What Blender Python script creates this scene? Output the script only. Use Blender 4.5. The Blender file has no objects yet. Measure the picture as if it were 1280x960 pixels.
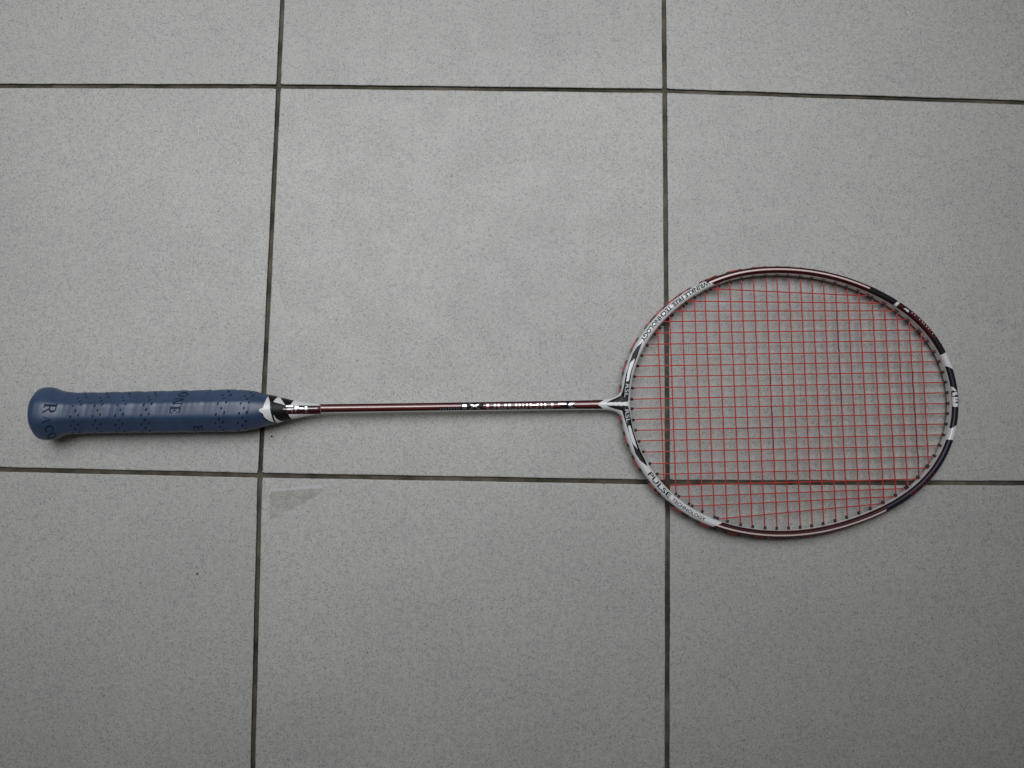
import bpy, bmesh, math, random
from mathutils import Vector, Matrix
random.seed(7)
scene = bpy.context.scene
COL = scene.collection

# ---------------------------------------------------------------- camera
cam_data = bpy.data.cameras.new("camera")
cam_data.sensor_width = 36.0
cam_data.lens = 1035.0 / 1280.0 * 36.0
cam_data.clip_start = 0.01
cam_data.clip_end = 50.0
camera = bpy.data.objects.new("camera", cam_data)
camera.location = (0.179311, 0.007989, 0.611741)
camera.rotation_euler = (0.1007597, -0.0063151, 0.0129754)
COL.objects.link(camera)
scene.camera = camera

# ---------------------------------------------------------------- world: dim even light of the shaded porch
world = bpy.data.worlds.new("World")
scene.world = world
world.use_nodes = True
bg = world.node_tree.nodes["Background"]
bg.inputs[0].default_value = (1.0, 0.93, 0.80, 1.0)
bg.inputs[1].default_value = 0.05

# ---------------------------------------------------------------- the bright opening beyond the top of the picture
def area_light(name, loc, target, sx, sy, power, color):
    d = bpy.data.lights.new(name, 'AREA')
    d.shape = 'RECTANGLE'; d.size = sx; d.size_y = sy
    d.energy = power; d.color = color; d.spread = math.radians(73.0)
    o = bpy.data.objects.new(name, d)
    o.location = loc
    o.rotation_euler = (Vector(target) - Vector(loc)).to_track_quat('-Z', 'Y').to_euler()
    COL.objects.link(o)
    return o
area_light("daylight_opening", (0.05, 0.47, 0.9), (0.08, 0.24, 0.0), 1.2, 0.8, 2.55, (0.965, 0.985, 1.0))

scene.view_settings.view_transform = 'Standard'
scene.view_settings.look = 'None'
scene.view_settings.gamma = 1.0
scene.view_settings.use_curve_mapping = False
scene.view_settings.exposure = 0.0

# ---------------------------------------------------------------- measurements (racket: millimetres in its own axes)
TILE_A = (0.392, 0.388, 0.374); TILE_B = (0.49, 0.485, 0.468); TILE_C = (0.55, 0.542, 0.516)
GROUT_A = (0.066, 0.060, 0.048); GROUT_B = (0.115, 0.105, 0.085); GROUT_C = (0.17, 0.158, 0.132)
EDGE_COL = (0.055, 0.048, 0.04)
GRIP_A = (0.026, 0.056, 0.124); GRIP_B = (0.037, 0.071, 0.152)
# overgrip print: letter, X, angle from the top, width, height
GRIP_LETTERS = [('R', 23.2, -0.16, 7.8, 7.9), ('A', 21.4, 0.34, 5.8, 5.2), ('C', 21.2, 0.80, 5.8, 5.2), ('Q', 20.8, 1.22, 5.8, 5.2), ('O', 113.0, -0.98, 5.4, 6.6), ('N', 111.2, -0.48, 5.8, 6.6), ('E', 109.4, -0.01, 5.6, 7.0), ('E', 123.4, 1.12, 6.4, 6.8)]
HOLE_BANDS = [40.0, 55.3, 71.2, 89.3, 141.5, 157.3]
HEAD = [111.395, -0.584, 0.53, 12.499, 0.756, 1.425, -0.453, 0.634, 0.06, -0.159, 0.04, -0.059, -0.098, -0.158, 0.124, -0.055, 0.006, -0.006, -0.019]
ZONES = [(112.68, 117.92, 'maroon'), (238.18, 237.34, 'black'), (260.39, 259.21, 'chip'), (262.17, 261.58, 'maroontext'), (299.4, 296.29, 'black'), (310.93, 311.25, 'white'), (324.75, 320.66, 'navy'), (338.94, 336.1, 'logo'), (351.26, 351.58, 'navy'), (363.87, 367.96, 'white'), (375.48, 376.73, 'navy'), (450.37, 446.45, 'maroon'), (576.33, 571.55, 'white')]
BLACK_UP = [(415.54, 0.89), (419.08, 2.68), (423.2, 4.36), (426.16, 5.82), (427.52, 8.36), (428.72, 13.0), (430.36, 20.69), (433.08, 28.9), (436.08, 36.55), (438.98, 40.98), (443.52, 45.03), (441.11, 39.76), (438.72, 33.21), (436.31, 27.74), (434.48, 21.67), (433.16, 15.27), (432.13, 7.12), (431.45, 2.13), (430.89, 1.15), (422.52, 1.0)]
BLACK_DOWN = [(415.48, -1.26), (422.44, -1.44), (430.8, -1.75), (431.47, -2.46), (431.99, -4.21), (433.15, -11.47), (434.4, -19.29), (436.26, -25.95), (439.0, -33.77), (442.4, -41.0), (444.02, -45.78), (438.74, -41.51), (435.34, -36.11), (432.65, -26.46), (430.21, -18.01), (428.3, -10.81), (426.97, -5.28), (422.37, -3.87), (418.8, -2.77)]
LOZENGE_UP = [(433.62, 29.42), (437.31, 32.94), (436.68, 29.96), (433.99, 22.85), (432.32, 16.27), (430.56, 16.01), (431.45, 21.72)]
LOZENGE_DOWN = [(430.56, -16.22), (432.42, -16.08), (433.97, -21.71), (436.95, -32.87), (434.06, -29.48), (431.84, -22.88)]
CHEVRON = [(409.07, -0.05), (413.51, 2.78), (416.25, 5.06), (440.08, 4.66), (439.69, -6.95), (415.9, -6.54), (412.82, -2.9)]
TIP_LOGO = [[(669.24, 8.6), (670.6, 7.7), (672.96, 5.01), (671.59, 4.85), (670.18, 5.88), (669.56, 4.77)], [(669.85, 3.88), (673.23, 4.53), (673.38, 2.65), (671.56, 2.09), (669.82, 1.06)], [(669.59, 0.36), (673.36, 0.76), (673.42, -0.88), (671.16, -1.02), (671.1, -1.78), (673.36, -1.7), (673.29, -2.64), (670.77, -3.07), (670.7, -4.01), (673.08, -3.93), (672.77, -6.51), (669.57, -6.45), (669.46, -3.17)]]
TAPE_WHITE = [(172.34, 9.32), (173.47, 7.65), (174.6, 5.17), (175.11, -0.65), (176.05, -6.02), (176.53, -9.5), (173.42, -8.2), (170.74, -5.7), (170.05, -3.24), (167.82, -1.77), (167.49, -0.3), (170.22, 0.77), (171.07, 3.89)]
TAPE_BLACK = [(172.33, 10.13), (179.43, 9.34), (190.1, 6.34), (188.8, 3.14), (185.93, 2.07), (186.46, -2.63), (187.31, -4.42), (188.53, -7.21), (185.8, -8.86), (183.16, -10.15), (178.76, -11.4), (176.53, -10.03), (173.42, -8.64), (170.97, -6.37), (169.83, -3.46), (170.49, -3.25), (175.11, -0.65), (174.6, 5.17), (173.33, 7.88)]
CONE_WHITE_UP = [(178.77, 9.04), (180.55, 8.65), (183.02, 5.48), (185.26, 2.53), (182.15, 3.7), (176.59, 5.14)]
CONE_WHITE_DOWN = [(177.13, -3.81), (178.26, -6.5), (180.93, -8.33), (184.92, -8.48), (182.72, -10.14), (178.75, -10.96), (177.64, -10.05)]
TAPE_EDGE = [(168.49, -2.54), (170.18, -3.46), (170.96, -5.93), (173.64, -8.42), (176.53, -9.81), (175.21, -10.01), (171.65, -8.17), (169.85, -5.46)]
CONE_MAROON = [(185.7, 2.57), (207.44, 2.38), (219.43, 2.18), (219.45, -3.54), (207.47, -3.61), (186.64, -3.74)]
MAIN_ENDS = [[(496.16, 84.6), (613.94, 77.54)], [(476.7, 75.52), (625.03, 71.95)], [(465.11, 68.18), (634.28, 66.08)], [(457.7, 60.5), (642.87, 59.38)], [(452.06, 52.04), (650.74, 51.38)], [(446.26, 43.74), (656.81, 43.43)], [(442.62, 35.72), (661.31, 34.92)], [(439.99, 27.77), (664.09, 27.52)], [(437.96, 19.83), (665.93, 19.75)], [(436.21, 11.62), (667.17, 12.0)], [(435.06, 3.41), (668.11, 4.27)], [(435.01, -3.32), (667.84, -3.65)], [(436.03, -11.46), (667.0, -11.07)], [(437.22, -19.4), (665.86, -18.7)], [(439.65, -27.0), (663.8, -26.59)], [(442.35, -35.17), (660.62, -34.44)], [(446.31, -43.74), (656.39, -42.3)], [(451.04, -51.5), (650.24, -50.57)], [(458.53, -59.69), (643.02, -58.39)], [(466.36, -67.88), (633.3, -65.09)], [(475.79, -74.82), (625.28, -70.71)], [(493.86, -84.32), (615.55, -75.59)]]
CROSS_ENDS = [[(455.81, 57.54), (456.31, -56.78)], [(465.04, 66.38), (464.68, -66.13)], [(474.46, 73.15), (474.01, -72.84)], [(483.99, 78.97), (483.36, -78.51)], [(491.95, 84.05), (491.87, -83.25)], [(501.73, 89.05), (500.98, -87.43)], [(510.85, 92.26), (510.41, -91.04)], [(519.62, 94.08), (519.05, -92.64)], [(528.77, 94.93), (528.01, -93.67)], [(537.98, 95.42), (536.96, -93.85)], [(546.39, 95.43), (545.45, -94.02)], [(555.18, 94.71), (554.1, -93.63)], [(564.02, 93.62), (562.66, -92.66)], [(572.37, 92.23), (571.25, -91.52)], [(581.17, 90.42), (580.12, -89.58)], [(589.91, 88.48), (588.8, -87.18)], [(598.66, 85.63), (597.78, -83.98)], [(607.19, 82.3), (606.4, -81.05)], [(616.87, 76.29), (616.14, -75.55)], [(625.83, 71.33), (625.29, -70.54)], [(634.86, 65.77), (634.36, -64.36)], [(643.44, 59.01), (643.25, -57.69)], [(651.88, 50.47), (650.9, -49.59)]]
STRING_PRINT = [('c', 9, 0.373, 0.436), ('c', 9, 0.523, 0.684), ('c', 15, 0.313, 0.526), ('c', 15, 0.126, 0.3), ('c', 21, 0.328, 0.813), ('m', 13, 0.321, 0.442), ('c', 21, 0.813, 0.973)]
SHAFT_LETTERS = {'X': [[(315.46, 2.04), (317.77, 2.02), (324.93, -2.36), (322.62, -2.35)], [(322.69, 2.0), (325.0, 1.98), (317.72, -2.32), (315.41, -2.31)]], 'D': [[(328.87, 1.96), (330.49, 1.95), (330.42, -2.39), (328.8, -2.39)], [(330.49, 1.95), (334.25, 1.93), (334.24, 1.47), (330.48, 1.49)], [(330.43, -1.87), (334.18, -1.9), (334.18, -2.42), (330.42, -2.39)], [(334.24, 1.7), (335.69, 1.69), (335.62, -2.19), (334.18, -2.19)]], 'N': [[(336.97, 1.91), (338.47, 1.91), (338.4, -2.44), (336.89, -2.43)], [(341.94, 1.89), (343.45, 1.88), (343.37, -2.47), (341.86, -2.46)], [(338.42, -1.28), (341.88, -1.3), (341.86, -2.46), (338.4, -2.44)]], 'O': [[(344.83, 1.87), (346.34, 1.86), (346.26, -2.49), (344.76, -2.48)], [(349.58, 1.84), (350.97, 1.83), (350.89, -2.52), (349.5, -2.51)], [(346.34, 1.86), (349.58, 1.84), (349.57, 1.38), (346.33, 1.4)], [(346.27, -1.97), (349.51, -1.99), (349.5, -2.51), (346.26, -2.49)]], 'M': [[(352.25, 1.83), (353.46, 1.82), (353.38, -2.53), (352.16, -2.52)], [(354.91, 1.81), (355.95, 1.81), (355.87, -2.54), (354.82, -2.54)], [(357.46, 1.8), (358.62, 1.79), (358.53, -2.56), (357.37, -2.55)], [(353.39, -1.83), (357.39, -1.86), (357.37, -2.55), (353.38, -2.53)]], 'A': [[(360.13, 1.78), (361.4, 1.77), (361.31, -2.58), (360.04, -2.57)], [(365.23, 1.75), (366.5, 1.75), (366.41, -2.61), (365.13, -2.6)], [(361.37, 0.5), (365.2, 0.48), (365.18, -0.22), (361.36, -0.2)], [(361.32, -1.88), (365.15, -1.9), (365.13, -2.6), (361.31, -2.58)]], 'I': [[(367.89, 1.74), (369.17, 1.73), (369.07, -2.62), (367.8, -2.61)]], 'D2': [[(370.56, 1.72), (371.95, 1.71), (371.85, -2.64), (370.46, -2.63)], [(375.67, 1.69), (377.17, 1.68), (377.07, -2.67), (375.56, -2.66)], [(372.3, 1.71), (375.49, 1.69), (375.48, 1.17), (372.29, 1.19)], [(372.22, -1.94), (375.41, -1.96), (375.39, -2.66), (372.2, -2.64)]], 'EIGHT': [[(311.31, 2.06), (314.54, 2.04), (314.48, -2.3), (311.25, -2.28)]], 'ARROW': [[(380.89, 1.55), (386.69, 1.51), (386.66, 0.12), (380.85, 0.15)], [(387.51, -0.47), (389.6, 1.61), (393.67, 1.59), (390.13, -0.48), (393.55, -2.77), (389.49, -2.74)]]}
SHAFT_BLACK = [[(310.62, 2.53), (326.45, 2.44), (326.37, -2.72), (310.56, -2.63)], [(382.01, 0.15), (387.28, 1.98), (390.19, 1.96), (394.13, -3.0), (386.58, -2.96), (381.99, -0.67)]]
SMALL_STROKES = [[(295.22, -0.92), (295.91, -0.93), (295.9, -2.4), (295.2, -2.4)], [(297.24, -0.93), (297.93, -0.94), (297.91, -2.41), (297.22, -2.41)], [(298.97, -0.94), (299.66, -0.95), (299.64, -2.42), (298.95, -2.42)], [(301.27, -0.96), (301.97, -0.96), (301.95, -2.44), (301.26, -2.43)], [(303.01, -0.97), (303.7, -0.97), (303.68, -2.45), (302.99, -2.44)], [(305.02, -0.98), (305.72, -0.98), (305.7, -2.46), (305.01, -2.46)], [(307.04, -0.99), (307.74, -1.0), (307.72, -2.47), (307.03, -2.47)], [(308.78, -1.0), (309.47, -1.01), (309.45, -2.48), (308.76, -2.48)]]
SMALL_PATCH = [(294.65, -0.48), (310.8, -0.58), (310.78, -2.49), (294.63, -2.39)]
CONE_LETTERS = [[(185.67, 2.58), (190.51, 2.5), (190.52, 1.41), (185.68, 1.49)], [(186.26, 0.16), (189.39, 0.11), (189.4, -1.04), (186.27, -0.98)], [(189.39, 0.11), (190.24, 0.1), (190.27, -2.77), (189.41, -2.76)], [(191.65, 2.6), (193.35, 2.57), (194.79, 0.94), (193.09, 0.39), (192.54, -2.52), (191.74, -2.51)], [(194.79, 0.82), (197.64, 0.77), (197.64, -0.03), (194.8, 0.02)], [(198.59, 2.6), (200.13, 2.57), (200.17, -2.94), (198.63, -2.91)]]
DOTS_WHITE = [(643.49, 63.74), (645.93, 61.82), (649.31, 58.68), (651.07, 56.77), (652.57, 55.21), (653.99, 53.47), (655.5, 51.57), (658.15, 47.94)]
DOTS_RED = [(647.74, 60.76), (657.11, 50.18), (660.43, 46.2), (644.64, 63.04), (650.1, 57.64), (651.86, 55.9), (656.31, 50.87), (654.7, 52.44)]
TIP_TRIANGLE = [(637.89, 67.08), (639.13, 67.68), (641.92, 65.82), (641.37, 64.35), (639.99, 65.16), (639.11, 66.38)]
RED_MARKS = [(633.88, -68.48), (635.35, -69.41), (636.24, -67.48), (637.62, -67.36), (638.61, -66.18), (640.71, -64.58), (642.17, -63.26), (643.15, -62.38), (644.04, -62.7), (646.3, -60.94), (647.47, -57.37), (649.05, -56.65), (651.39, -53.84)]

# ---------------------------------------------------------------- materials
def nodes_of(name):
    m = bpy.data.materials.new(name)
    m.use_nodes = True
    nt = m.node_tree
    return m, nt, nt.nodes["Principled BSDF"]

def plain(name, col, rough=0.4, metal=0.0, var=0.08, scale=300.0, bump=0.0, spec=0.5, coat=0.0):
    m, nt, b = nodes_of(name)
    tc = nt.nodes.new("ShaderNodeTexCoord")
    nz = nt.nodes.new("ShaderNodeTexNoise")
    nz.inputs["Scale"].default_value = scale
    nz.inputs["Detail"].default_value = 3.0
    nt.links.new(tc.outputs["Object"], nz.inputs["Vector"])
    mix = nt.nodes.new("ShaderNodeMixRGB")
    mix.inputs[1].default_value = (*[c * (1 - var) for c in col], 1)
    mix.inputs[2].default_value = (*[min(1, c * (1 + var)) for c in col], 1)
    nt.links.new(nz.outputs["Fac"], mix.inputs[0])
    nt.links.new(mix.outputs[0], b.inputs["Base Color"])
    b.inputs["Roughness"].default_value = rough
    b.inputs["Metallic"].default_value = metal
    b.inputs["Specular IOR Level"].default_value = spec
    b.inputs["Coat Weight"].default_value = coat
    b.inputs["Coat Roughness"].default_value = 0.12
    if bump:
        bp = nt.nodes.new("ShaderNodeBump")
        bp.inputs["Strength"].default_value = bump
        bp.inputs["Distance"].default_value = 0.0004
        nt.links.new(nz.outputs["Fac"], bp.inputs["Height"])
        nt.links.new(bp.outputs[0], b.inputs["Normal"])
    return m

def ramp(nt, src, stops, interp='LINEAR'):
    r = nt.nodes.new("ShaderNodeValToRGB")
    r.color_ramp.interpolation = interp
    e = r.color_ramp.elements
    while len(e) < len(stops): e.new(0.5)
    for el, (p, c) in zip(e, stops):
        el.position = p
        el.color = (*c, 1) if len(c) == 3 else c
    nt.links.new(src, r.inputs[0])
    return r.outputs[0]

def mixc(nt, kind, fac, a, b):
    n = nt.nodes.new("ShaderNodeMixRGB")
    n.blend_type = kind
    for i, v in ((0, fac), (1, a), (2, b)):
        if isinstance(v, (int, float)): n.inputs[i].default_value = v
        elif isinstance(v, tuple): n.inputs[i].default_value = (*v, 1)
        else: nt.links.new(v, n.inputs[i])
    return n.outputs[0]

def tile_material(warm):
    m, nt, b = nodes_of("speckled_porcelain")
    tc = nt.nodes.new("ShaderNodeTexCoord")
    oi = nt.nodes.new("ShaderNodeObjectInfo")
    sh = nt.nodes.new("ShaderNodeVectorMath"); sh.operation = 'MULTIPLY_ADD'
    nt.links.new(oi.outputs["Random"], sh.inputs[0])
    sh.inputs[1].default_value = (7.3, 3.1, 5.7)
    nt.links.new(tc.outputs["Object"], sh.inputs[2])
    v = sh.outputs[0]
    def noise(scale, detail=2.0, rough=0.5):
        n = nt.nodes.new("ShaderNodeTexNoise")
        n.inputs["Scale"].default_value = scale
        n.inputs["Detail"].default_value = detail
        n.inputs["Roughness"].default_value = rough
        nt.links.new(v, n.inputs["Vector"])
        return n
    def voro(scale):
        n = nt.nodes.new("ShaderNodeTexVoronoi")
        n.inputs["Scale"].default_value = scale
        nt.links.new(v, n.inputs["Vector"])
        return n
    base = ramp(nt, noise(900, 3, 0.65).outputs["Fac"], [(0.30, TILE_A), (0.52, TILE_B), (0.72, TILE_C)])
    # blue grey and warm flecks a few millimetres across
    blue = ramp(nt, noise(270, 2).outputs["Fac"], [(0.50, (0, 0, 0)), (0.70, (1, 1, 1))])
    c = mixc(nt, 'MIX', mixc(nt, 'MULTIPLY', 1.0, blue, (0.24, 0.24, 0.24)), base, (0.25, 0.275, 0.315))
    wrm = ramp(nt, noise(190, 2).outputs["Color"], [(0.50, (0, 0, 0)), (0.68, (1, 1, 1))])
    c = mixc(nt, 'MIX', mixc(nt, 'MULTIPLY', 1.0, wrm, (0.22, 0.22, 0.22)), c, (0.47, 0.445, 0.40))
    # dark mineral specks: small voronoi cells, only some of them filled
    for sc, keep, dark, amt in ((700.0, 0.70, (0.10, 0.11, 0.14), 0.60), (430.0, 0.95, (0.08, 0.08, 0.095), 0.45), (1100.0, 0.48, (0.15, 0.16, 0.19), 0.60), (330.0, 0.6, (0.30, 0.32, 0.36), 0.4)):
        vo = voro(sc)
        sep = nt.nodes.new("ShaderNodeSeparateColor")
        nt.links.new(vo.outputs["Color"], sep.inputs[0])
        gate = ramp(nt, sep.outputs[0], [(keep, (0, 0, 0)), (min(keep + 0.12, 1), (1, 1, 1))])
        dot = ramp(nt, vo.outputs["Distance"], [(0.18, (1, 1, 1)), (0.46, (0, 0, 0))])
        f = mixc(nt, 'MULTIPLY', 1.0, mixc(nt, 'MULTIPLY', 1.0, gate, dot), (amt, amt, amt))
        c = mixc(nt, 'MIX', f, c, dark)
    # broad shade-to-shade wear of the glaze
    big = ramp(nt, noise(9, 4).outputs["Fac"], [(0.3, (0.945, 0.945, 0.95)), (0.7, (1.035, 1.035, 1.02))])
    c = mixc(nt, 'MULTIPLY', 1.0, c, big)
    hs = nt.nodes.new("ShaderNodeHueSaturation")
    vr = nt.nodes.new("ShaderNodeMapRange")
    vr.inputs[3].default_value = 0.96; vr.inputs[4].default_value = 1.04
    nt.links.new(oi.outputs["Random"], vr.inputs[0])
    nt.links.new(vr.outputs[0], hs.inputs["Value"])
    nt.links.new(c, hs.inputs["Color"])
    c = hs.outputs[0]
    nt.links.new(c, b.inputs["Base Color"])
    rr = ramp(nt, noise(40, 4).outputs["Fac"], [(0.3, (0.44, 0.44, 0.44)), (0.7, (0.58, 0.58, 0.58))])
    nt.links.new(rr, b.inputs["Roughness"])
    bp = nt.nodes.new("ShaderNodeBump")
    bp.inputs["Strength"].default_value = 0.25
    bp.inputs["Distance"].default_value = 0.0003
    nt.links.new(noise(500, 3).outputs["Fac"], bp.inputs["Height"])
    nt.links.new(bp.outputs[0], b.inputs["Normal"])
    return m

def grout_material():
    m, nt, b = nodes_of("grout")
    tc = nt.nodes.new("ShaderNodeTexCoord")
    n1 = nt.nodes.new("ShaderNodeTexNoise"); n1.inputs["Scale"].default_value = 60; n1.inputs["Detail"].default_value = 6
    n2 = nt.nodes.new("ShaderNodeTexNoise"); n2.inputs["Scale"].default_value = 11; n2.inputs["Detail"].default_value = 4
    n3 = nt.nodes.new("ShaderNodeTexNoise"); n3.inputs["Scale"].default_value = 900; n3.inputs["Detail"].default_value = 3
    for n in (n1, n2, n3): nt.links.new(tc.outputs["Object"], n.inputs["Vector"])
    c = ramp(nt, n2.outputs["Fac"], [(0.35, GROUT_A), (0.55, GROUT_B), (0.7, GROUT_C)])
    d = ramp(nt, n1.outputs["Fac"], [(0.35, (0.5, 0.5, 0.48)), (0.6, (1.15, 1.12, 1.08))])
    c = mixc(nt, 'MULTIPLY', 1.0, c, d)
    nt.links.new(c, b.inputs["Base Color"])
    b.inputs["Roughness"].default_value = 0.9
    b.inputs["Specular IOR Level"].default_value = 0.2
    bp = nt.nodes.new("ShaderNodeBump"); bp.inputs["Distance"].default_value = 0.0006
    nt.links.new(n3.outputs["Fac"], bp.inputs["Height"]); nt.links.new(bp.outputs[0], b.inputs["Normal"])
    return m

def grip_material():
    m, nt, b = nodes_of("blue_overgrip")
    tc = nt.nodes.new("ShaderNodeTexCoord")
    n1 = nt.nodes.new("ShaderNodeTexNoise"); n1.inputs["Scale"].default_value = 60; n1.inputs["Detail"].default_value = 5
    n2 = nt.nodes.new("ShaderNodeTexNoise"); n2.inputs["Scale"].default_value = 1500; n2.inputs["Detail"].default_value = 2
    mp = nt.nodes.new("ShaderNodeMapping"); mp.inputs["Scale"].default_value = (2.0, 0.8, 0.8)
    nt.links.new(tc.outputs["Object"], mp.inputs[0])
    nt.links.new(mp.outputs[0], n1.inputs["Vector"]); nt.links.new(tc.outputs["Object"], n2.inputs["Vector"])
    c = ramp(nt, n1.outputs["Fac"], [(0.3, GRIP_A), (0.7, GRIP_B)])
    nt.links.new(c, b.inputs["Base Color"])
    b.inputs["Roughness"].default_value = 0.40
    b.inputs["Specular IOR Level"].default_value = 0.8
    bp = nt.nodes.new("ShaderNodeBump"); bp.inputs["Distance"].default_value = 0.00012
    bp.inputs["Strength"].default_value = 0.5
    nt.links.new(n2.outputs["Fac"], bp.inputs["Height"]); nt.links.new(bp.outputs[0], b.inputs["Normal"])
    return m

M_GROUT = grout_material()
M_TILE = tile_material(0)
M_EDGE = plain("tile_edge", EDGE_COL, 0.9, var=0.3, scale=250)
M_GRIP = grip_material()
M_WHITE = plain("white_lacquer", (0.77, 0.78, 0.80), 0.28, var=0.03, coat=0.5)
M_BLACK = plain("black_lacquer", (0.008, 0.008, 0.010), 0.4, spec=0.25)
M_NAVY = plain("navy_lacquer", (0.011, 0.009, 0.024), 0.35, spec=0.35)
M_MAROON = plain("maroon_lacquer", (0.135, 0.018, 0.018), 0.28, coat=0.5)
M_DEEP = plain("deep_maroon_lacquer", (0.036, 0.005, 0.008), 0.35, spec=0.3)
M_MAUVE = plain("mauve_painted_sheen", (0.21, 0.095, 0.098), 0.35, coat=0.2)  # greyish sheen of the glossy shaft, painted as colour
M_PINK = plain("pink_line_and_highlight", (0.80, 0.66, 0.66), 0.3, coat=0.3)  # pearl line on the frame; painted highlight on shaft and cone
M_CHROME = plain("chrome_foil", (0.72, 0.73, 0.75), 0.24, metal=1.0, var=0.02)
M_STRING = plain("red_string", (0.50, 0.036, 0.027), 0.38, var=0.12)
M_PRINT = plain("dark_string_print", (0.26, 0.020, 0.022), 0.5)
M_GROMMET = plain("black_nylon", (0.010, 0.010, 0.012), 0.45)
M_INK = plain("navy_grip_print", (0.010, 0.021, 0.052), 0.7, spec=0.2)
M_TEXT = plain("blue_black_print", (0.014, 0.017, 0.036), 0.7, spec=0.15)
M_SILVER = plain("silver_print", (0.66, 0.69, 0.75), 0.4, var=0.05)
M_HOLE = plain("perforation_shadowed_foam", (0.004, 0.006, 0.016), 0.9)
M_GREY = plain("grey_print", (0.11, 0.11, 0.12), 0.4)
M_RED = plain("red_print", (0.30, 0.02, 0.03), 0.4)
M_ORANGE = plain("orange_red_print", (0.28, 0.05, 0.02), 0.4)

def link(name, me, parent=None, mats=(), smooth=True):
    for m in mats: me.materials.append(m)
    if smooth:
        me.polygons.foreach_set("use_smooth", [True] * len(me.polygons))
    o = bpy.data.objects.new(name, me)
    COL.objects.link(o)
    if parent is not None: o.parent = parent
    return o

def pydata(name, verts, faces, parent=None, mats=(), smooth=True, idx=None, scale=0.001):
    me = bpy.data.meshes.new(name)
    me.from_pydata([(x * scale, y * scale, z * scale) for x, y, z in verts], [], faces)
    o = link(name, me, parent, mats, smooth)
    if idx is not None: me.polygons.foreach_set("material_index", idx)
    me.update()
    return o

def inside(poly, x, y):
    c = False; n = len(poly); j = n - 1
    for i in range(n):
        xi, yi = poly[i]; xj, yj = poly[j]
        if (yi > y) != (yj > y) and x < (xj - xi) * (y - yi) / (yj - yi) + xi: c = not c
        j = i
    return c

# ---------------------------------------------------------------- the floor: grout bed with one object for each tile
PITCH = 0.297
JW = 0.00335
floor_mesh = bpy.data.meshes.new("floor")
floor_mesh.from_pydata([(-0.70, -0.70, -0.0019), (1.0, -0.70, -0.0019), (1.0, 0.90, -0.0019), (-0.70, 0.90, -0.0019)], [], [(0, 1, 2, 3)])
floor = link("floor", floor_mesh, None, [M_GROUT], smooth=False)
floor["kind"] = "structure"
floor["label"] = "speckled grey porcelain tile floor with dark recessed grout joints"

# grid crossings of the joints as they were laid (slightly out of square)
def crossing(i, j):
    known = {(0, 0): (-0.0015, 0.0001), (1, 0): (0.2977, -0.0011), (0, 1): (-0.0003, 0.2977), (1, 1): (0.2972, 0.2988),
             (-1, 1): (-0.2975, 0.2934), (-1, 0): (-0.2965, 0.0030), (2, 1): (0.5945, 0.2935), (2, 0): (0.5935, 0.0020),
             (0, 2): (0.0003, 0.5950), (1, 2): (0.2962, 0.5950), (0, -1): (0.0040, -0.2970), (1, -1): (0.2953, -0.2970)}
    if (i, j) in known: return known[(i, j)]
    return (i * PITCH, j * PITCH)

def make_tile(i, j, seed):
    rnd = random.Random(seed)
    h = JW / 2
    c = [Vector(crossing(i, j)), Vector(crossing(i + 1, j)), Vector(crossing(i + 1, j + 1)), Vector(crossing(i, j + 1))]
    q = [c[0] + Vector((h, h)), c[1] + Vector((-h, h)), c[2] + Vector((-h, -h)), c[3] + Vector((h, -h))]
    mid = sum(q, Vector((0, 0))) / 4
    n = 120
    ring = []
    wander = [rnd.uniform(0, 6.28) for _ in range(4)]
    for k in range(4):
        a, b = q[k], q[(k + 1) % 4]
        t = (b - a); ln = t.length; t.normalize(); nrm = Vector((-t.y, t.x))
        chip = 0.0
        for s in range(n):
            f = s / n
            edge = min(f, 1 - f) * ln
            inset = 0.00055 if edge < 0.0004 else 0.0
            w = 0.00008 * math.sin(f * 23 + wander[k]) + rnd.uniform(-1, 1) * 0.00005
            if rnd.random() < 0.05: chip = rnd.uniform(0.0001, 0.00042)
            chip *= 0.55
            ring.append(((a + t * (f * ln) + nrm * (w + inset + chip)), nrm, chip))
    verts = []; N = len(ring)
    for p, nrm, ch in ring: verts.append((p.x, p.y, -0.006))
    for p, nrm, ch in ring: verts.append((p.x, p.y, -0.0004 - ch * 0.5))
    for p, nrm, ch in ring: verts.append((p.x + nrm.x * 0.00022, p.y + nrm.y * 0.00022, -0.00012))
    for p, nrm, ch in ring: verts.append((p.x + nrm.x * 0.0007, p.y + nrm.y * 0.0007, 0.0))
    faces = []; idx = []
    for lv in range(3):
        for k in range(N):
            k2 = (k + 1) % N
            faces.append((lv * N + k, lv * N + k2, (lv + 1) * N + k2, (lv + 1) * N + k)); idx.append(1 if lv == 0 else 0)
    faces.append(tuple(range(3 * N, 4 * N))); idx.append(0)
    verts = [(x - mid.x, y - mid.y, z) for x, y, z in verts]
    o = pydata("tile", verts, faces, floor, [M_TILE, M_EDGE], smooth=False, idx=idx, scale=1.0)
    o.location = (mid.x, mid.y, rnd.uniform(-0.00012, 0.00012))
    return o

tile_seed = 0
for j in (0, 1, -1, 2, -2):
    for i in (0, 1, -1, 2, -2):
        tile_seed += 1
        make_tile(i, j, tile_seed)

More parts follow.
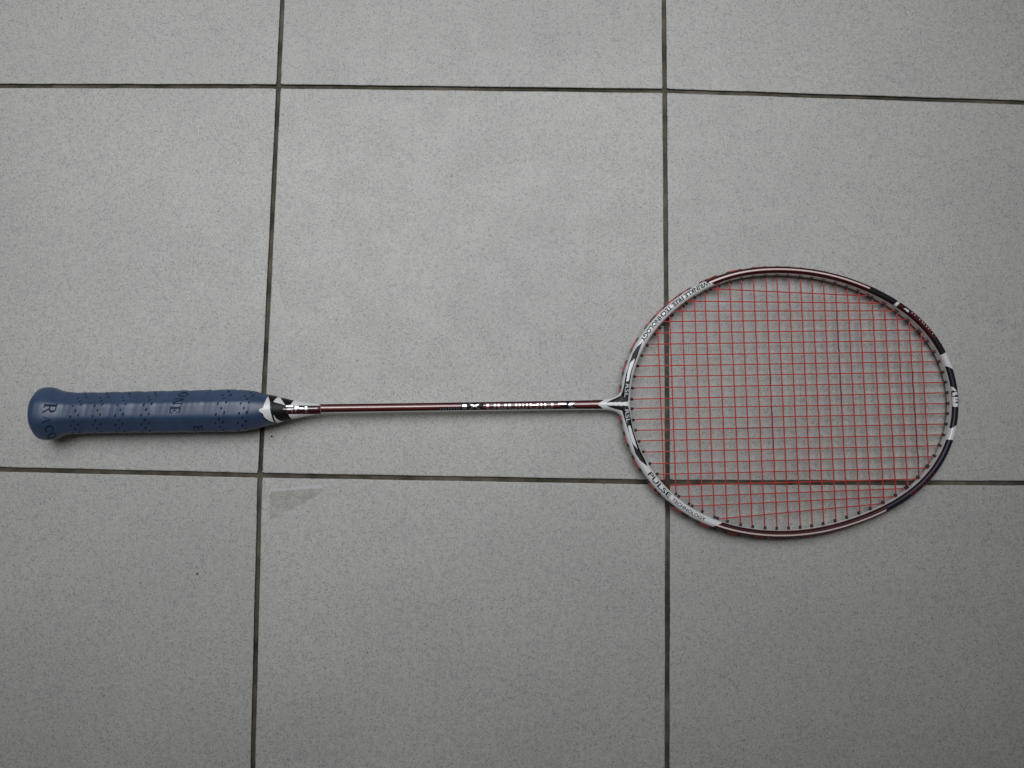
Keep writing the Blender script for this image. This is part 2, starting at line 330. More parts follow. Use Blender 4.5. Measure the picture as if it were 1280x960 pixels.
# ---------------------------------------------------------------- scrap of old clear tape on the tile
def tape_material():
    m, nt, b = nodes_of("yellowed_clear_tape")
    tc = nt.nodes.new("ShaderNodeTexCoord")
    n = nt.nodes.new("ShaderNodeTexNoise"); n.inputs["Scale"].default_value = 120; n.inputs["Detail"].default_value = 4
    nt.links.new(tc.outputs["Object"], n.inputs["Vector"])
    a = ramp(nt, n.outputs["Fac"], [(0.34, (0.03, 0.03, 0.03)), (0.66, (0.115, 0.115, 0.115))])
    nt.links.new(a, b.inputs["Alpha"])
    b.inputs["Base Color"].default_value = (0.29, 0.275, 0.235, 1)
    b.inputs["Roughness"].default_value = 0.6
    return m
def tape_edge_material():
    m, nt, b = nodes_of("lifted_tape_edge")
    tc = nt.nodes.new("ShaderNodeTexCoord")
    n = nt.nodes.new("ShaderNodeTexNoise"); n.inputs["Scale"].default_value = 200
    nt.links.new(tc.outputs["Object"], n.inputs["Vector"])
    a = ramp(nt, n.outputs["Fac"], [(0.3, (0.4, 0.4, 0.4)), (0.7, (0.6, 0.6, 0.6))])
    nt.links.new(a, b.inputs["Alpha"])
    b.inputs["Base Color"].default_value = (0.72, 0.73, 0.76, 1)
    b.inputs["Roughness"].default_value = 0.35
    return m
def slab(name, pts, z0, z1, parent, mat):
    n = len(pts)
    v = [(x, y, z0) for x, y in pts] + [(x, y, z1) for x, y in pts]
    f = [tuple(range(n, 2 * n)), tuple(range(n - 1, -1, -1))] + [(k, (k + 1) % n, n + (k + 1) % n, n + k) for k in range(n)]
    return pydata(name, v, f, parent, [mat], smooth=False, scale=1.0)
tape = bpy.data.objects.new("tape_scrap", None)
tape.location = (0.0078, -0.012, 0.0002)
COL.objects.link(tape)
tape["label"] = "faint yellowed scrap of clear tape stuck to tile below the blue grip"
tape["category"] = "tape"
def rel(pts): return [(x - 0.0078, y + 0.012) for x, y in pts]
film = [(0.0070, -0.0118), (0.0210, -0.0107), (0.0330, -0.0097), (0.0440, -0.0090), (0.0478, -0.0098), (0.0462, -0.0112), (0.0425, -0.0130), (0.0400, -0.0152), (0.0352, -0.0166), (0.0322, -0.0196), (0.0262, -0.0212), (0.0232, -0.0243), (0.0176, -0.0262), (0.0130, -0.0297), (0.0072, -0.0312), (0.0058, -0.0262), (0.0066, -0.0216), (0.0060, -0.0170)]
slab("film", rel(film), 0.0, 0.00006, tape, tape_material())
slab("lifted_edge", rel([(0.0068, -0.0117), (0.0060, -0.0106), (0.0230, -0.0088), (0.0440, -0.0062), (0.0452, -0.0088), (0.0330, -0.0095), (0.0210, -0.0105)]), 0.00002, 0.00012, tape, tape_edge_material())

# ---------------------------------------------------------------- two crumbs of grit on the tiles
def crumb(loc, r, col, label, seed):
    rnd = random.Random(seed)
    bm = bmesh.new()
    bmesh.ops.create_icosphere(bm, subdivisions=2, radius=r)
    for v in bm.verts: v.co *= rnd.uniform(0.75, 1.2); v.co.z *= 0.55
    me = bpy.data.meshes.new("grit_crumb"); bm.to_mesh(me); bm.free()
    o = link("grit_crumb", me, None, [plain("grit", col, 0.8)], smooth=True)
    o.location = (loc[0], loc[1], r * 0.5)
    o["label"] = label; o["category"] = "crumb"; o["group"] = "crumbs of grit on the floor"
crumb((-0.0435, -0.0712), 0.0008, (0.20, 0.11, 0.04), "tiny orange brown crumb on the lower left tile below the grip", 3)
crumb((0.0060, 0.0288), 0.0007, (0.02, 0.02, 0.025), "tiny black crumb on the middle tile just under the racket cone", 4)

# ---------------------------------------------------------------- the racket (local millimetres: X along the axis from butt to tip, Z up)
racket = bpy.data.objects.new("badminton_racket", None)
racket.matrix_world = Matrix(((0.999375, -0.03146, 0.016119, -0.16457), (0.031456, 0.999505, 0.000507, 0.04186), (-0.016127, 0.0, 0.99987, 0.0165), (0, 0, 0, 1)))
COL.objects.link(racket)
racket["label"] = "badminton racket with blue wrapped grip, maroon and white frame and red strings"
racket["category"] = "badminton racket"

# ---- head frame -----------------------------------------------------------
NF = 1500
HK = (len(HEAD) - 1) // 2
def head_radius(t):
    return HEAD[0] + sum(HEAD[2 * k - 1] * math.cos(k * t) + HEAD[2 * k] * math.sin(k * t) for k in range(1, HK + 1))
def head_hw(t):
    d = abs((t % (2 * math.pi)) - math.pi)
    return 2.95 + 0.75 * math.exp(-(d / 0.9) ** 2)
def frame_curve():
    raw = []
    n = 4000
    T = [math.pi - 2 * math.pi * k / n for k in range(n)]
    P = [(550 + head_radius(t) * math.cos(t), head_radius(t) * math.sin(t)) for t in T]
    out = []
    for k in range(n):
        a, b = P[k - 1], P[(k + 1) % n]
        dx, dy = b[0] - a[0], b[1] - a[1]; l = math.hypot(dx, dy)
        nx, ny = -dy / l, dx / l
        hw = head_hw(T[k])
        out.append((P[k][0] - nx * hw, P[k][1] - ny * hw, nx, ny, hw))
    s = [0.0]
    for k in range(n): s.append(s[-1] + math.hypot(out[(k + 1) % n][0] - out[k][0], out[(k + 1) % n][1] - out[k][1]))
    total = s[-1]
    res = []; k = 0
    for i in range(NF):
        want = total * i / NF
        while s[k + 1] < want: k += 1
        f = (want - s[k]) / (s[k + 1] - s[k])
        a, b = out[k], out[(k + 1) % n]
        res.append(tuple(a[m] * (1 - f) + b[m] * f for m in range(5)))
    return res, total
FC, FTOTAL = frame_curve()
FH = 5.1          # half thickness of the frame
SEC = 84
def frame_section(hw, t):
    e = 2.0 / 2.5
    c, s = math.cos(t), math.sin(t)
    v = hw * math.copysign(abs(c) ** e, c)
    z = FH * math.copysign(abs(s) ** e, s)
    if c > 0: v -= 0.8 * math.exp(-(z / 1.3) ** 2)     # string groove on the outer side
    return v, z
def frame_top(hw, v):
    q = min(abs(v) / hw, 0.999)
    return FH * (1 - q ** 2.5) ** (1 / 2.5)
def frame_near(x, y):
    best = min(range(0, NF, 6), key=lambda i: (FC[i][0] - x) ** 2 + (FC[i][1] - y) ** 2)
    return min((best + d for d in range(-7, 8)), key=lambda i: (FC[i % NF][0] - x) ** 2 + (FC[i % NF][1] - y) ** 2) % NF
def frame_drape(x, y, lift):
    i = frame_near(x, y)
    cx, cy, nx, ny, hw = FC[i]
    v = (x - cx) * nx + (y - cy) * ny
    return frame_top(hw, v) + lift
def at_s(s): return FC[int(round(s / FTOTAL * NF)) % NF]
def zone_at(s, v, hw):
    f = min(max((hw * 0.8 - v) / (hw * 1.4), 0.0), 1.0)
    z = 'white'
    for so, si, name in ZONES:
        if s >= so * (1 - f) + si * f: z = name
    return z
FM = [M_WHITE, M_BLACK, M_NAVY, M_MAROON, M_DEEP, M_PINK, M_CHROME]
def paint_frame(s, x, y, v, z, hw):
    if z < -4.0: return 1
    if z < -1.5: return 0 if v < 0 else 4
    zone = zone_at(s, v, hw)
    if zone == 'white':
        if z > 0:
            for loz in (LOZENGE_UP, LOZENGE_DOWN):
                if inside(loz, x, y): return 0
            for blk in (BLACK_UP, BLACK_DOWN):
                if inside(blk, x, y): return 1
        return 0
    if v < -2.55: return 0                        # inner wall stays white
    if v < -2.3: return 3
    if zone == 'black': return 1
    if zone == 'navy': return 2
    if zone == 'chip': return 0 if v < 1.2 else 6
    if zone == 'maroontext': return 4 if v < 1.9 else 1
    if zone == 'logo':
        for p in TIP_LOGO:
            if inside(p, x, y): return 0
        return 2
    if zone == 'maroon':
        lo, hi = (-0.5, 0.65) if y > 0 else (0.2, 1.3)     # pearl line between two maroon ones
        if v > hi + 0.35: return 4
        if v > hi: return 3
        if v > lo: return 5
        if v > lo - 0.4: return 3
        return 4
    return 0
def section_params():
    # parameters spaced evenly round the section, finer on the painted crown
    n = 2000
    pts = [frame_section(3.2, 2 * math.pi * k / n) for k in range(n + 1)]
    acc = [0.0]
    for p, q in zip(pts, pts[1:]):
        acc.append(acc[-1] + math.hypot(q[0] - p[0], q[1] - p[1]) * (2.0 if (p[1] + q[1]) > 4.0 else 1.0))
    res = []; k = 0
    for i in range(SEC):
        w = acc[-1] * (i + 0.5) / SEC
        while acc[k + 1] < w: k += 1
        res.append(2 * math.pi * (k + (w - acc[k]) / (acc[k + 1] - acc[k])) / n)
    return res
def fc_at(s):
    i = s / FTOTAL * NF; k = int(math.floor(i)); g = i - k
    a, b = FC[k % NF], FC[(k + 1) % NF]
    return tuple(a[m] * (1 - g) + b[m] * g for m in range(5))
def build_frame():
    verts, faces, idx = [], [], []
    rows = []
    s = 0.0
    bounds = [x for z in ZONES for x in z[:2]]
    while s < FTOTAL - 0.1:
        rows.append(s)
        near_edge = s < 60 or s > FTOTAL - 60 or any(abs(s - x) < 2.5 for x in bounds)
        s += 0.2 if near_edge else 0.55
    T = section_params()
    n = len(rows)
    for s in rows:
        cx, cy, nx, ny, hw = fc_at(s)
        for t in T:
            v, z = frame_section(hw, t)
            verts.append((cx + nx * v, cy + ny * v, z))
    for i in range(n):
        i2 = (i + 1) % n
        sm = (rows[i] + (rows[i + 1] if i + 1 < n else FTOTAL)) / 2
        cx, cy, nx, ny, hw = fc_at(sm)
        for k in range(SEC):
            k2 = (k + 1) % SEC
            faces.append((i * SEC + k, i * SEC + k2, i2 * SEC + k2, i2 * SEC + k))
            v, z = frame_section(hw, (T[k] + (T[k2] if k2 else T[0] + 2 * math.pi)) / 2)
            idx.append(paint_frame(sm, cx + nx * v, cy + ny * v, v, z, hw))
    return pydata("frame", verts, faces, racket, FM, idx=idx)
frame = build_frame()

# ---- bodies lofted along the axis ------------------------------------------
def lerp_table(tab, x, col):
    if x <= tab[0][0]: return tab[0][col]
    for a, b in zip(tab, tab[1:]):
        if x <= b[0]:
            f = (x - a[0]) / (b[0] - a[0])
            return a[col] * (1 - f) + b[col] * f
    return tab[-1][col]
def smooth_table(tab, x, col, w=2.0):
    return sum(lerp_table(tab, x + d * w, col) for d in (-1, -0.5, 0, 0.5, 1)) / 5.0
# X, half width, half height
GRIP_PROFILE = [(5.9, 8, 6.2), (6.1, 12.0, 9.6), (6.5, 14.6, 11.9), (7.2, 16.6, 13.7), (8.4, 18.0, 15.0), (10, 18.8, 15.8), (13, 19.15, 16.2), (17, 19.0, 16.2), (20, 18.2, 15.7), (23, 16.6, 14.7), (26.5, 15.3, 13.7), (31, 14.75, 13.2), (36, 14.6, 13.1), (54, 14.5, 13.0), (77, 14.6, 13.1), (105, 14.8, 13.2), (128, 14.9, 13.3), (145, 15.0, 13.2), (152, 14.75, 12.9), (162, 13.35, 12.0), (170, 11.3, 10.4), (176.2, 9.95, 9.2), (182, 8.6, 8.1), (187.7, 7.1, 6.8), (197, 5.3, 5.2), (205.5, 3.95, 3.95), (212, 3.65, 3.65)]
def octagon_radius(a, hw, hh, p):
    dy, dz = math.cos(a), math.sin(a)
    tot = 0.0
    for k in range(8):
        n = k * math.pi / 4
        # facet distances: flat top and bottom, sides, and the four bevels
        if k % 4 == 0: ny, nz, D = math.cos(n), 0.0, hw
        elif k % 4 == 2: ny, nz, D = 0.0, math.sin(n), hh
        else:
            ny, nz = math.cos(n), math.sin(n)
            D = (abs(ny) * hw + abs(nz) * hh) * 0.668
        q = (dy * ny + dz * nz) / D
        if q > 0: tot += q ** p
    return tot ** (-1.0 / p)
WRAP = 16.4
def wrap_bump(x, a):
    # helical overlap of the tape: one soft step each turn
    if x < 27 or x > 160: fade = max(0.0, 1 - (27 - x) / 20.0) if x < 27 else max(0.0, 1 - (x - 160) / 8.0)
    else: fade = 1.0
    ph = ((x - 46.5) / WRAP + (a - math.pi / 2) / (2 * math.pi)) % 1.0
    step = 0.36 * (math.sin(ph / 0.78 * math.pi / 2) if ph < 0.78 else math.cos((ph - 0.78) / 0.22 * math.pi / 2))
    ripple = 0.05 * math.sin(x * 1.1 + 3 * a) * math.sin(x * 0.37 + a)
    turn = math.floor((x - 46.5) / WRAP + (a - math.pi / 2) / (2 * math.pi))
    amp = 0.75 + 0.5 * abs(math.sin(turn * 12.9898) * 43758.5453 % 1.0)
    crease = 0.06 * math.sin(7 * a + turn * 2.3) * math.exp(-((ph - 0.72) / 0.1) ** 2)
    return fade * (step * amp - 0.22 + ripple + crease)
def grip_point(x, a, grow=0.0):
    hw = smooth_table(GRIP_PROFILE, x, 1, 1.2 if x > 10 else 0.0); hh = smooth_table(GRIP_PROFILE, x, 2, 1.2 if x > 10 else 0.0)
    f = min(max((x - 8) / 22.0, 0.0), 1.0)
    g = min(max((x - 155) / 30.0, 0.0), 1.0)
    p = 8 + 10 * f - 13 * g * f
    if p < 5: p = 5
    r = octagon_radius(a, hw, hh, p)
    r2 = hw * hh / math.hypot(hh * math.cos(a), hw * math.sin(a))
    k = min(1.0, g * 1.4)
    r = r * (1 - k) + r2 * k
    r += wrap_bump(x, a) + grow
    return (r * math.cos(a), r * math.sin(a))
def loft(name, xs, na, point, paint, mats, parent, cap0=True, cap1=True):
    verts, faces, idx = [], [], []
    for x in xs:
        for k in range(na):
            y, z = point(x, 2 * math.pi * k / na)
            verts.append((x, y, z))
    for i in range(len(xs) - 1):
        for k in range(na):
            k2 = (k + 1) % na
            faces.append((i * na + k, (i + 1) * na + k, (i + 1) * na + k2, i * na + k2))
            a, b = verts[i * na + k], verts[(i + 1) * na + k2]
            idx.append(paint((a[0] + b[0]) / 2, (a[1] + b[1]) / 2, (a[2] + b[2]) / 2) if paint else 0)
    if cap0: faces.append(tuple(range(na))); idx.append(0)
    if cap1:
        n0 = (len(xs) - 1) * na
        faces.append(tuple(range(n0 + na - 1, n0 - 1, -1))); idx.append(idx[-2] if len(idx) > 1 else 0)
    return pydata(name, verts, faces, parent, mats, idx=idx)
def frange(a, b, st):
    n = max(1, int(round((b - a) / st)))
    return [a + (b - a) * i / n for i in range(n + 1)]

def paint_grip(x, y, z):
    if x > 155 and z > -3:
        if inside(TAPE_WHITE, x, y): return 1
        if inside(TAPE_EDGE, x, y): return 2
        if inside(TAPE_BLACK, x, y): return 2
    return 0
GRIP_END = 177.0
grip = loft("grip", [5.9, 6.0, 6.1, 6.3, 6.5, 6.8, 7.2, 7.7, 8.3] + frange(8.8, 155, 0.5) + frange(155.25, GRIP_END, 0.25), 168, lambda x, a: grip_point(x, a, 0.25), paint_grip, [M_GRIP, M_WHITE, M_BLACK], racket)

def paint_cone(x, y, z):
    if z > -2:
        if inside(CONE_WHITE_UP, x, y) or inside(CONE_WHITE_DOWN, x, y): return 0
        if inside(TAPE_BLACK, x, y): return 1
        if inside(CONE_MAROON, x, y):
            return 2 if y < 2.2 else 3
    return 0 if x > 181 else 1
def cone_point(x, a):
    return grip_point(x, a, 0.0)
cone = loft("cone", frange(172, 209.5, 0.2), 150, cone_point, paint_cone, [M_WHITE, M_BLACK, M_DEEP, M_MAROON], racket)
# thin pink line on the cone, continuing the highlight painted on the shaft
SHAFT_R = [(205, 3.52), (266, 3.42), (324, 3.45), (385, 3.6), (405.7, 3.8), (412, 4.0)]
SHAFT_C = [(205, 0.4), (266, 0.2), (324, 0.05), (405.7, -0.2), (430, -0.2)]
def shaft_point(x, a):
    r = lerp_table(SHAFT_R, x, 1); c = lerp_table(SHAFT_C, x, 1)
    return (c + r * math.cos(a), r * math.sin(a))
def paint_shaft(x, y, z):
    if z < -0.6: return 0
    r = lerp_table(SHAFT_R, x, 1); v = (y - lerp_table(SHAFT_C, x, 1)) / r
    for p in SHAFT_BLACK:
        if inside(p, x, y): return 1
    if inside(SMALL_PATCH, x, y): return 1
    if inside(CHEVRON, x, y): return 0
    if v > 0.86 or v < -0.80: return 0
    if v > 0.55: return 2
    if v > 0.20: return 3 if v < 0.42 else 5  # mauve band: sheen beside the highlight, painted in
    if v > 0.0: return 4  # pink band: the shaft's gloss highlight as colour
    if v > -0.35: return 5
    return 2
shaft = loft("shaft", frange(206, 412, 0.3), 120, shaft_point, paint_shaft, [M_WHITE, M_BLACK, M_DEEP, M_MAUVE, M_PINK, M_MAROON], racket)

THROAT = [(405, 3.85, 3.8), (411, 3.9, 3.95), (416, 4.05, 4.2), (420, 4.65, 4.45), (422.5, 5.45, 4.65), (424.5, 6.6, 4.75), (426, 8.2, 4.85), (427.4, 10.0, 4.9), (431, 10.5, 4.95)]
def throat_point(x, a):
    hw = smooth_table(THROAT, x, 1, 1.0); hh = smooth_table(THROAT, x, 2, 1.0)
    e = 2 / (2.0 + 0.5 * min(1, max(0, (x - 408) / 15)))
    c, s = math.cos(a), math.sin(a)
    return (lerp_table(SHAFT_C, x, 1) + hw * math.copysign(abs(c) ** e, c), hh * math.copysign(abs(s) ** e, s))
def paint_throat(x, y, z):
    if z < 0: return 0
    if inside(BLACK_UP, x, y) or inside(BLACK_DOWN, x, y): return 1
    if inside(CHEVRON, x, y): return 0
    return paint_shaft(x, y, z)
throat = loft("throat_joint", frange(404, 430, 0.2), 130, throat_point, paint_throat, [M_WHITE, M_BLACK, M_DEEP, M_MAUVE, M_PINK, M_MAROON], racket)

# ---- draped lettering -------------------------------------------------------
def upper_z(point, x, y, n=180):
    best = None
    pts = [point(x, math.pi * k / n) for k in range(n + 1)]      # from +Y over the top to -Y
    for (y0, z0), (y1, z1) in zip(pts, pts[1:]):
        if (y0 - y) * (y1 - y) <= 0 and abs(y1 - y0) > 1e-9:
            z = z0 + (z1 - z0) * (y - y0) / (y1 - y0)
            if best is None or z > best: best = z
    return best if best is not None else 0.0
def slice_mesh(bm, axis, step):
    n = Vector((1, 0, 0)) if axis == 0 else Vector((0, 1, 0))
    lo = min(v.co[axis] for v in bm.verts); hi = max(v.co[axis] for v in bm.verts)
    x = lo + step
    while x < hi - step * 0.2:
        bmesh.ops.bisect_plane(bm, geom=bm.verts[:] + bm.edges[:] + bm.faces[:], plane_co=n * x, plane_no=n, dist=1e-6)
        x += step
    bmesh.ops.triangulate(bm, faces=bm.faces)
def drape_polys(name, polys, zfun, mat, parent, lift=0.10, cuts=3):
    bm = bmesh.new()
    for p in polys:
        vs = [bm.verts.new((x, y, 0)) for x, y in p]
        try: bm.faces.new(vs)
        except ValueError: pass
    bmesh.ops.recalc_face_normals(bm, faces=bm.faces)
    for f in bm.faces:
        if f.normal.z < 0: f.normal_flip()
    bmesh.ops.triangulate(bm, faces=bm.faces)
    slice_mesh(bm, 1, 0.35); slice_mesh(bm, 0, 0.9)
    for v in bm.verts:
        v.co = Vector((v.co.x, v.co.y, zfun(v.co.x, v.co.y) + lift)) * 0.001
    bmesh.ops.remove_doubles(bm, verts=bm.verts, dist=1e-7)
    me = bpy.data.meshes.new(name); bm.to_mesh(me); bm.free()
    return link(name, me, parent, [mat], smooth=True)

def text_tris(text, shear=0.0, bold=0.0):
    # flat triangles of a line of text in the built-in font, cap height 1
    c = bpy.data.curves.new("line_of_text", 'FONT')
    c.body = text; c.size = 1.0; c.shear = shear; c.resolution_u = 3; c.offset = bold
    o = bpy.data.objects.new("line_of_text", c)
    COL.objects.link(o)
    dg = bpy.context.evaluated_depsgraph_get(); dg.update()
    ev = o.evaluated_get(dg)
    me = ev.to_mesh()
    v = [(p.co.x, p.co.y) for p in me.vertices]; f = [tuple(p.vertices) for p in me.polygons]
    ev.to_mesh_clear()
    bpy.data.objects.remove(o); bpy.data.curves.remove(c)
    x0 = min(p[0] for p in v); x1 = max(p[0] for p in v); y0 = min(p[1] for p in v); y1 = max(p[1] for p in v)
    return [((x - x0) / (x1 - x0), (y - y0) / (y1 - y0)) for x, y in v], f
def frame_text(name, text, s0, s1, v0, v1, mat, bold=0.0, shear=0.0):
    # text runs from s0 to s1 along the frame, its foot at lateral v0 and its head at v1
    vs, fs = text_tris(text, shear, bold)
    bm = bmesh.new()
    bv = [bm.verts.new((x, y, 0)) for x, y in vs]
    for f in fs:
        try: bm.faces.new([bv[k] for k in f])
        except ValueError: pass
    bmesh.ops.triangulate(bm, faces=bm.faces)
    slice_mesh(bm, 1, 0.11); slice_mesh(bm, 0, 1.2 / abs(s1 - s0))
    for v in bm.verts:
        s = s0 + (s1 - s0) * v.co.x
        i = s / FTOTAL * NF; k = int(math.floor(i)); g = i - k
        a, b = FC[k % NF], FC[(k + 1) % NF]
        cx, cy, nx, ny, hw = [a[m] * (1 - g) + b[m] * g for m in range(5)]
        w = v0 + (v1 - v0) * v.co.y
        v.co = Vector((cx + nx * w, cy + ny * w, frame_top(hw, w) + 0.12)) * 0.001
    bmesh.ops.recalc_face_normals(bm, faces=bm.faces)
    for f in bm.faces:
        if f.normal.z < 0: f.normal_flip()
    me = bpy.data.meshes.new(name); bm.to_mesh(me); bm.free()
    return link(name, me, frame, [mat], smooth=True)
frame_text("lettering", "WRINKLE FREE TECHNOLOGY", 115.5, 48.0, 2.2, -1.1, M_TEXT, 0.028)
frame_text("lettering", "PULSE", 636.0, 613.5, 1.75, -1.75, M_TEXT, 0.02)
frame_text("lettering", "TECHNOLOGY", 611.2, 583.6, 1.5, -1.0, M_TEXT, 0.02)
frame_text("lettering", "RSL", 14.2, 4.6, 1.2, -1.7, M_SILVER)
frame_text("lettering", "RSL", FTOTAL - 4.4, FTOTAL - 14.0, 1.1, -1.8, M_SILVER)

fz = lambda x, y: frame_drape(x, y, 0.0)
def spot(x, y, w, h, ang):
    c, s = math.cos(ang), math.sin(ang)
    return [(x + c * a - s * b, y + s * a + c * b) for a, b in ((-w, -h), (w, -h), (w, h), (-w, h))]
def on_crown(p, v_max):
    # keep a printed mark on the crown of the frame
    cx, cy, nx, ny, hw = FC[frame_near(*p)]
    v = min(max((p[0] - cx) * nx + (p[1] - cy) * ny, -v_max), v_max)
    return (cx + nx * v, cy + ny * v)
DOTS_WHITE = [on_crown(p, 0.5) for p in DOTS_WHITE]
DOTS_RED = [on_crown(p, 0.9) for p in DOTS_RED]
TIP_TRIANGLE = [on_crown((x - 0.5, y - 0.5), 1.6) for x, y in TIP_TRIANGLE]
drape_polys("lettering", [spot(x, y, 0.38, 0.42, -0.8) for x, y in DOTS_WHITE], fz, M_SILVER, frame, 0.14, 1)
drape_polys("lettering", [spot(x, y, 0.55, 0.8, -0.8) for x, y in DOTS_RED], fz, M_RED, frame, 0.12, 1)
drape_polys("emblem", [TIP_TRIANGLE], fz, M_SILVER, frame, 0.12, 2)
red_marks = []
for k, (x, y) in enumerate(RED_MARKS):
    i = frame_near(x, y); cx, cy, nx, ny, hw = FC[i]
    a = math.atan2(ny, nx)
    red_marks.append(spot(cx + nx * 0.9, cy + ny * 0.9, 1.25, 0.17, a + 0.35))
    if k % 3 == 1: red_marks.append(spot(cx + nx * 2.0 + ny * 0.5, cy + ny * 2.0 - nx * 0.5, 0.17, 0.7, a + 0.35))
drape_polys("lettering", red_marks, fz, M_RED, frame, 0.12, 1)

shz = lambda x, y: upper_z(shaft_point, x, y)
for key in ("EIGHT", "X", "D", "N", "O", "M", "A", "I", "D2", "ARROW"):
    drape_polys("letter" if key != "ARROW" else "emblem", SHAFT_LETTERS[key], shz, M_CHROME, shaft, 0.07, 3)
drape_polys("small_lettering", SMALL_STROKES, shz, M_GREY, shaft, 0.06, 1)
cnz = lambda x, y: upper_z(cone_point, x, y)
drape_polys("lettering", CONE_LETTERS, cnz, M_CHROME, cone, 0.10, 2)
drape_polys("painted_highlight", [[(183.8, -0.55), (207.5, 0.05), (207.5, 0.75), (183.8, 0.15)]], cnz, M_PINK, cone, 0.07, 5)  # shaft highlight carried onto the cone as a coloured strip

# serif letters printed on the overgrip: unit box, x = reading direction, y = up
def rect(x0, y0, x1, y1): return [(x0, y0), (x1, y0), (x1, y1), (x0, y1)]
def arc(cx, cy, rx, ry, w, h, a0, a1, n=14):
    o = []
    for k in range(n):
        t0 = a0 + (a1 - a0) * k / n; t1 = a0 + (a1 - a0) * (k + 1) / n
        o.append([(cx + rx * math.cos(t0), cy + ry * math.sin(t0)), (cx + rx * math.cos(t1), cy + ry * math.sin(t1)), (cx + (rx - w) * math.cos(t1), cy + (ry - h) * math.sin(t1)), (cx + (rx - w) * math.cos(t0), cy + (ry - h) * math.sin(t0))])
    return o
H = math.pi / 2
SERIF = {
 'R': [rect(.10, .06, .32, .94), rect(.0, 0, .44, .09), rect(.0, .91, .40, 1)] + [rect(.30, .91, .52, 1), rect(.30, .44, .52, .54)] + arc(.52, .72, .34, .28, .20, .09, -H, H) + [[(.42, .48), (.58, .48), (.96, .06), (.78, .06)], rect(.72, 0, 1.0, .06)],
 'A': [[(.04, .05), (.14, .05), (.52, .86), (.50, 1.0)], [(.66, .05), (.88, .05), (.56, 1.0), (.48, 1.0)], rect(.27, .30, .72, .36), rect(-.02, 0, .28, .06), rect(.58, 0, 1.02, .06)],
 'C': arc(.52, .5, .48, .52, .22, .10, 0.75, 5.55, 22) + [rect(.84, .66, .90, .98), rect(.84, .03, .90, .28)],
 'Q': arc(.5, .5, .5, .52, .19, .07, 0, 6.2832, 26) + [[(.5, .12), (.66, .12), (1.05, -.22), (.82, -.22)]],
 'O': arc(.5, .5, .5, .52, .23, .10, 0, 6.2832, 26),
 'N': [rect(.08, .05, .20, .95), rect(.80, 0, .92, .95), [(.06, 1), (.34, 1), (.92, .0), (.68, .0)], rect(-.02, 0, .32, .06), rect(-.02, .94, .2, 1), rect(.68, .94, 1.02, 1)],
 'E': [rect(.12, .05, .35, .95), rect(0, 0, .9, .10), rect(0, .90, .86, 1), rect(.31, .45, .62, .55), rect(.58, .34, .66, .66), rect(.78, .70, .86, .94), rect(.82, .06, .90, .32)],
}
def grip_letter(ch, x, th, w, h, lean=0.06):
    # x: foot-to-head centre along the grip; th: angle from the top towards -Y; w, h in mm
    polys = []
    for p in SERIF[ch]:
        q = []
        for (u, t) in p:
            q.append((x + (t - 0.5) * h - (u - .5) * w * 0.16, th, (u - 0.5) * w))
        polys.append(q)
    bm = bmesh.new()
    for q in polys:
        vs = [bm.verts.new((a, d, 0)) for a, _, d in q]
        try: bm.faces.new(vs)
        except ValueError: pass
    bmesh.ops.triangulate(bm, faces=bm.faces)
    slice_mesh(bm, 0, 0.45); slice_mesh(bm, 1, 0.5)
    for v in bm.verts:
        xx, arcl = v.co.x, v.co.y
        hw = lerp_table(GRIP_PROFILE, xx, 1)
        a = math.pi / 2 + th + arcl / (hw * 0.95)      # pi/2 is the top, larger is towards -Y
        y, z = grip_point(xx, a, 0.25 + 0.10)
        v.co = Vector((xx, y, z)) * 0.001
    me = bpy.data.meshes.new("letter"); bm.to_mesh(me); bm.free()
    return link("letter", me, grip, [M_INK], smooth=False)
for ch, x, th, w, h in GRIP_LETTERS: grip_letter(ch, x, th, w, h)

# ---- perforations of the overgrip -------------------------------------------
hv, hf = [], []
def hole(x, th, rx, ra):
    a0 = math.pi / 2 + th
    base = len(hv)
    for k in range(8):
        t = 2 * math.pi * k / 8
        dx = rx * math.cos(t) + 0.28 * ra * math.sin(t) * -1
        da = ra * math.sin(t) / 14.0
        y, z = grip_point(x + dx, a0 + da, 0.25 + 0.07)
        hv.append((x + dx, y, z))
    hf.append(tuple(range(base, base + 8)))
for x0 in HOLE_BANDS:
    k = 0
    th = -1.95
    while th < 1.9:
        x = x0 - WRAP * th / (2 * math.pi)
        r = random.uniform(0.9, 1.15)
        if k % 2 == 0:
            for d in (-2.75, 2.75): hole(x + d + random.uniform(-.25, .25), th + random.uniform(-.02, .02) - d * 0.012, 0.64 * r, 1.08 * r)
        else: hole(x + random.uniform(-.25, .25), th, 0.64 * r, 1.08 * r)
        th += 0.27; k += 1
perf = pydata("perforations", hv, hf, grip, [M_HOLE], smooth=False)
perf["kind"] = "stuff"

